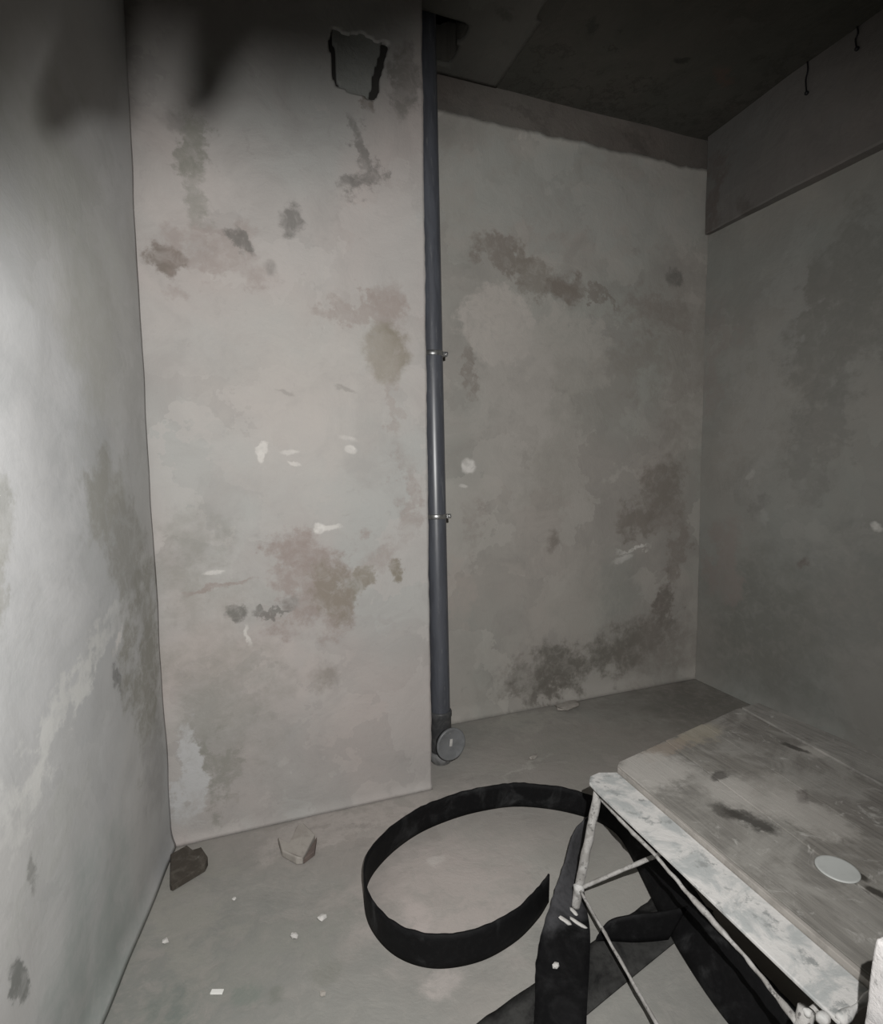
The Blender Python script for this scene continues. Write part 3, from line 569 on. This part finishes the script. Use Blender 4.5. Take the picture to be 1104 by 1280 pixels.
disc = from_bm('round_lid', lathe_bm([(0.0, 0.0), (0.053, 0.0), (0.055, 0.001), (0.055, 0.0035), (0.053, 0.005), (0.048, 0.0045), (0.0, 0.005)], (0, 0, 0), (0, 0, 1), 48), plain_mat('white_plastic', (0.46, 0.475, 0.46), (0.43, 0.445, 0.43), 12, rough=0.5, bump=0.03), None, True)
disc.location = (1.585, 1.012, ZT+0.0015)
tag(disc, 'round white plastic lid lying on the plank bench top', 'lid')

# plaster-crusted board end standing at the near end of the bench
bm = bmesh.new(); nx, nz = 8, 44
def crust(x, z, y): return 0.006*n3(x, y, z, 22, 2)+0.004*n3(x, y, z, 60, 2)
box_bm(bm, 1.040, 1.215, 0.56, 0.60, 0.0, 0.835, 0.006, 2)
bmesh.ops.subdivide_edges(bm, edges=[e for e in bm.edges if e.calc_length() > 0.1], cuts=30, use_grid_fill=True)
for v in bm.verts:
    e = crust(v.co.x, v.co.z, v.co.y)
    if v.co.z > 0.01: v.co += Vector((e + (v.co.z-0.75)*0.12, e, 0.6*e))
    else: v.co.x += -0.75*0.12
tag(from_bm('plaster_board', bm, plain_mat('crusted_white', (0.62, 0.60, 0.59), (0.50, 0.49, 0.485), 30, rough=0.9, bump=0.9, c3=(0.36, 0.35, 0.345), s3=60, lo3=0.58, hi3=0.7), None, True),
    'rough white plaster-crusted upright board at the lower right edge in front of the bench', 'board')

# ------------------------------------------------------------------ added lamp rig, unseen behind the camera; its plates shape the upper-left shade
m_black = plain_mat('black_sheet_metal', (0.015, 0.015, 0.016), rough=0.6)
lamp = tag(empty('added_lamp_rig', (LAMP.x, LAMP.y, 0)), 'unseen lamp rig by the camera, standing in for a flash, with added shading plates', 'lamp')
def plate(name, y, pts, th=0.002):
    bm = bmesh.new(); a = [bm.verts.new((x, y, z)) for x, z in pts]; b = [bm.verts.new((x, y+th, z)) for x, z in pts]
    bm.faces.new(a); bm.faces.new(b[::-1]); n = len(pts)
    for k in range(n): bm.faces.new((a[k], b[k], b[(k+1) % n], a[(k+1) % n]))
    return from_bm(name, bm, m_black, lamp)
ZL = LAMP.z
shade_plate = [(-1.2, .22), (-.45, .22), (-.36, .28), (-.30, .36), (-.2, .48), (-.1, .515), (.03, .50), (.15, .515), (.22, .54), (.32, .60), (.41, .67), (.58, .77), (.98, .82), (1.44, .93), (2.2, 1.1), (2.2, 3), (-1.2, 3)]
plate('shade_plate', 0.05, [(x*0.05, ZL+z*0.05) for x, z in shade_plate])  # added unseen plate, outlined to darken the upper walls
for pts in ([(-.60, .40), (-.365, .43), (-.34, .49), (-.312, .56), (-.31, .84), (-.60, .84)],
            [(-.228, .62), (-.258, .50), (-.295, .41), (-.294, .37), (-.278, .37), (-.235, .42), (-.180, .43), (-.170, .46), (-.160, .53), (-.150, .58), (-.13, .64), (-.13, .84), (-.228, .84)],
            [(-.062, .646), (-.074, .584), (-.090, .51), (-.098, .46), (-.080, .455), (-.040, .50), (-.015, .555), (.01, .60), (.03, .65), (.04, .84), (-.062, .84)]):
    plate('streak_blocker', 0.2, [(x*0.2, ZL+z*0.2) for x, z in pts])  # added blockers, cut to cast the streaky shade at upper left
bm = bmesh.new()
for x in (-0.11, 0.006): tube_bm(bm, [(x*0.4, 0.051, ZL+0.12), (x, 0.201, ZL+0.164)], 0.004, 8)
tube_bm(bm, [(-0.12, 0.201, ZL+0.164), (0.01, 0.201, ZL+0.164)], 0.004, 8)
from_bm('blocker_bracket', bm, m_black, lamp, True)
from_bm('lamp_housing', lathe_bm([(0.0, -0.10), (0.035, -0.095), (0.045, -0.07), (0.045, -0.02), (0.04, -0.018), (0.0, -0.03)], (0, 0, ZL), (0, 1, 0), 24), m_black, lamp, True)
bm = bmesh.new(); tube_bm(bm, [(0, -0.07, 0.0), (0, -0.07, ZL-0.03)], 0.014, 10)
from_bm('pole', bm, m_black, lamp, True)
bm = bmesh.new(); tube_bm(bm, [(0, -0.05, ZL+0.03), (0, 0.05, ZL+0.14)], 0.004, 8); from_bm('shade_arm', bm, m_black, lamp, True)
from_bm('foot_plate', lathe_bm([(0.0, 0.0), (0.14, 0.0), (0.14, 0.012), (0.13, 0.016), (0.0, 0.018)], (0, -0.07, 0), (0, 0, 1), 28), m_black, lamp, True)

# ------------------------------------------------------------------ rubble on the floor
m_tile = plain_mat('dark_brown_rubble', (0.060, 0.052, 0.043), (0.095, 0.085, 0.072), 22, 0.45, 0.65, 0.85, 0.2, 0.4, c3=(0.15, 0.145, 0.13), s3=14, lo3=0.62, hi3=0.7)
bm = prism([(-0.335, 2.50), (-0.322, 2.335), (-0.312, 2.325), (-0.195, 2.395), (-0.185, 2.43), (-0.215, 2.50), (-0.25, 2.49), (-0.275, 2.53), (-0.30, 2.51)], 0.0, 0.022, 0.003)
for v in bm.verts: v.co.z += 0.004*n3(v.co.x, v.co.y, v.co.z, 30)+0.004+max(0, (v.co.y-2.33)*0.12) if v.co.z > 0.01 else 0
t_ = from_bm('broken_tile', bm, m_tile); tag(t_, 'dark brown broken slab lying flat on the floor in the left corner', 'rubble')
m_lump = plain_mat('beige_mortar', (0.36, 0.335, 0.305), (0.30, 0.275, 0.25), 16, rough=0.9, spec=0.2, bump=0.4)
m_brk = plain_mat('reddish_brown_face', (0.17, 0.135, 0.12), (0.13, 0.105, 0.095), 25, rough=0.9, spec=0.2, bump=0.4)
pl = tag(empty('plaster_lump', (0.19, 2.37, 0)), 'broken beige plaster lump on the floor between the left corner and the rubber ring', 'rubble')
bm = prism([(-0.085, 0.09), (-0.075, 0.0), (-0.02, -0.075), (0.005, -0.08), (0.075, 0.05), (0.03, 0.13), (0.0, 0.12), (-0.04, 0.02)], 0.0, 0.03, 0.005)
for v in bm.verts: v.co.z *= 1.0+0.8*max(0, v.co.y*6)+0.3*n3(v.co.x, v.co.y, 0, 30)
from_bm('pale_face', bm, m_lump, pl)
bm = prism([(0.006, -0.082), (0.082, 0.05), (0.070, 0.0), (0.060, -0.045)], 0.0, 0.022, 0.003); from_bm('brown_face', bm, m_brk, pl)
chips = [((0.23, 1.97, 0), (0.018, 0.012, 0.007), 0.3, 'small white plaster chip on the floor left of the rubber ring, farther of two'),
         ((0.125, 1.925, 0), (0.013, 0.016, 0.008), 0.8, 'small white plaster chip on the floor left of the rubber ring, nearer of two'),
         ((-0.31, 2.07, 0), (0.011, 0.010, 0.006), 0.1, 'small pale chip on the floor close to the left wall, nearer than the dark slab'),
         ((-0.08, 2.19, 0), (0.008, 0.007, 0.004), 0.5, 'tiny pale chip on bare floor between dark slab and plaster lump'),
         ((0.19, 1.67, 0), (0.012, 0.009, 0.005), 1.1, 'pale grey chip on the floor near the bottom edge, left of the ring'),
         ((1.54, 2.68, 0), (0.030, 0.016, 0.008), 0.5, 'thin pale mortar flake on the floor right of the pipe cap'),
         ((2.08, 3.15, 0), (0.09, 0.035, 0.022), 0.1, 'pale mortar lump against the foot of the back wall'),
         ((0.93, 1.465, 0.024), (0.013, 0.010, 0.008), 0.2, 'small white chip lying on the twisted rubber strip')]
for k, (p, s, rz, lab) in enumerate(chips):
    tag(chunk('plaster_chip', p, s, m_lump if k in (4, 5, 6) else m_dust, 2.3*k+0.7, rz=rz, sub=1 if s[0] < 0.02 else 2), lab, 'chip', 'plaster crumbs on the floor')
bm = bmesh.new(); box_bm(bm, -0.020, 0.020, -0.008, 0.008, 0.0, 0.006, 0.0015)
o = from_bm('plaster_chip', bm, plain_mat('clean_white', (0.75, 0.75, 0.72))); o.location = (-0.13, 1.80, 0.0); o.rotation_euler = (0, 0, -0.36)
tag(o, 'clean white oblong chip on the floor at the bottom left', 'chip', 'plaster crumbs on the floor')

# ------------------------------------------------------------------ wire ends at the beam
m_wire = plain_mat('black_wire', (0.012, 0.012, 0.014), rough=0.5)
for (y, z0, z1, lab) in ((2.49, 4.03, 3.87, 'black wire end hanging from the ceiling against the right beam, farther one'), (2.21, 4.04, 3.93, 'short black wire end hanging by the right beam, nearest the picture edge')):
    bm = bmesh.new(); x = XR-0.090
    tube_bm(bm, spline([(x, y+0.01, ZC+0.01), (x-0.004, y, z0-0.03), (x-0.002, y+0.012, (z0+z1)/2), (x-0.006, y, z1)], 6), 0.0045, 8)
    bmesh.ops.create_icosphere(bm, subdivisions=2, radius=0.012, matrix=Matrix.Translation((x-0.006, y, z1)))
    tag(from_bm('wire_stub', bm, m_wire, None, True), lab, 'wire')
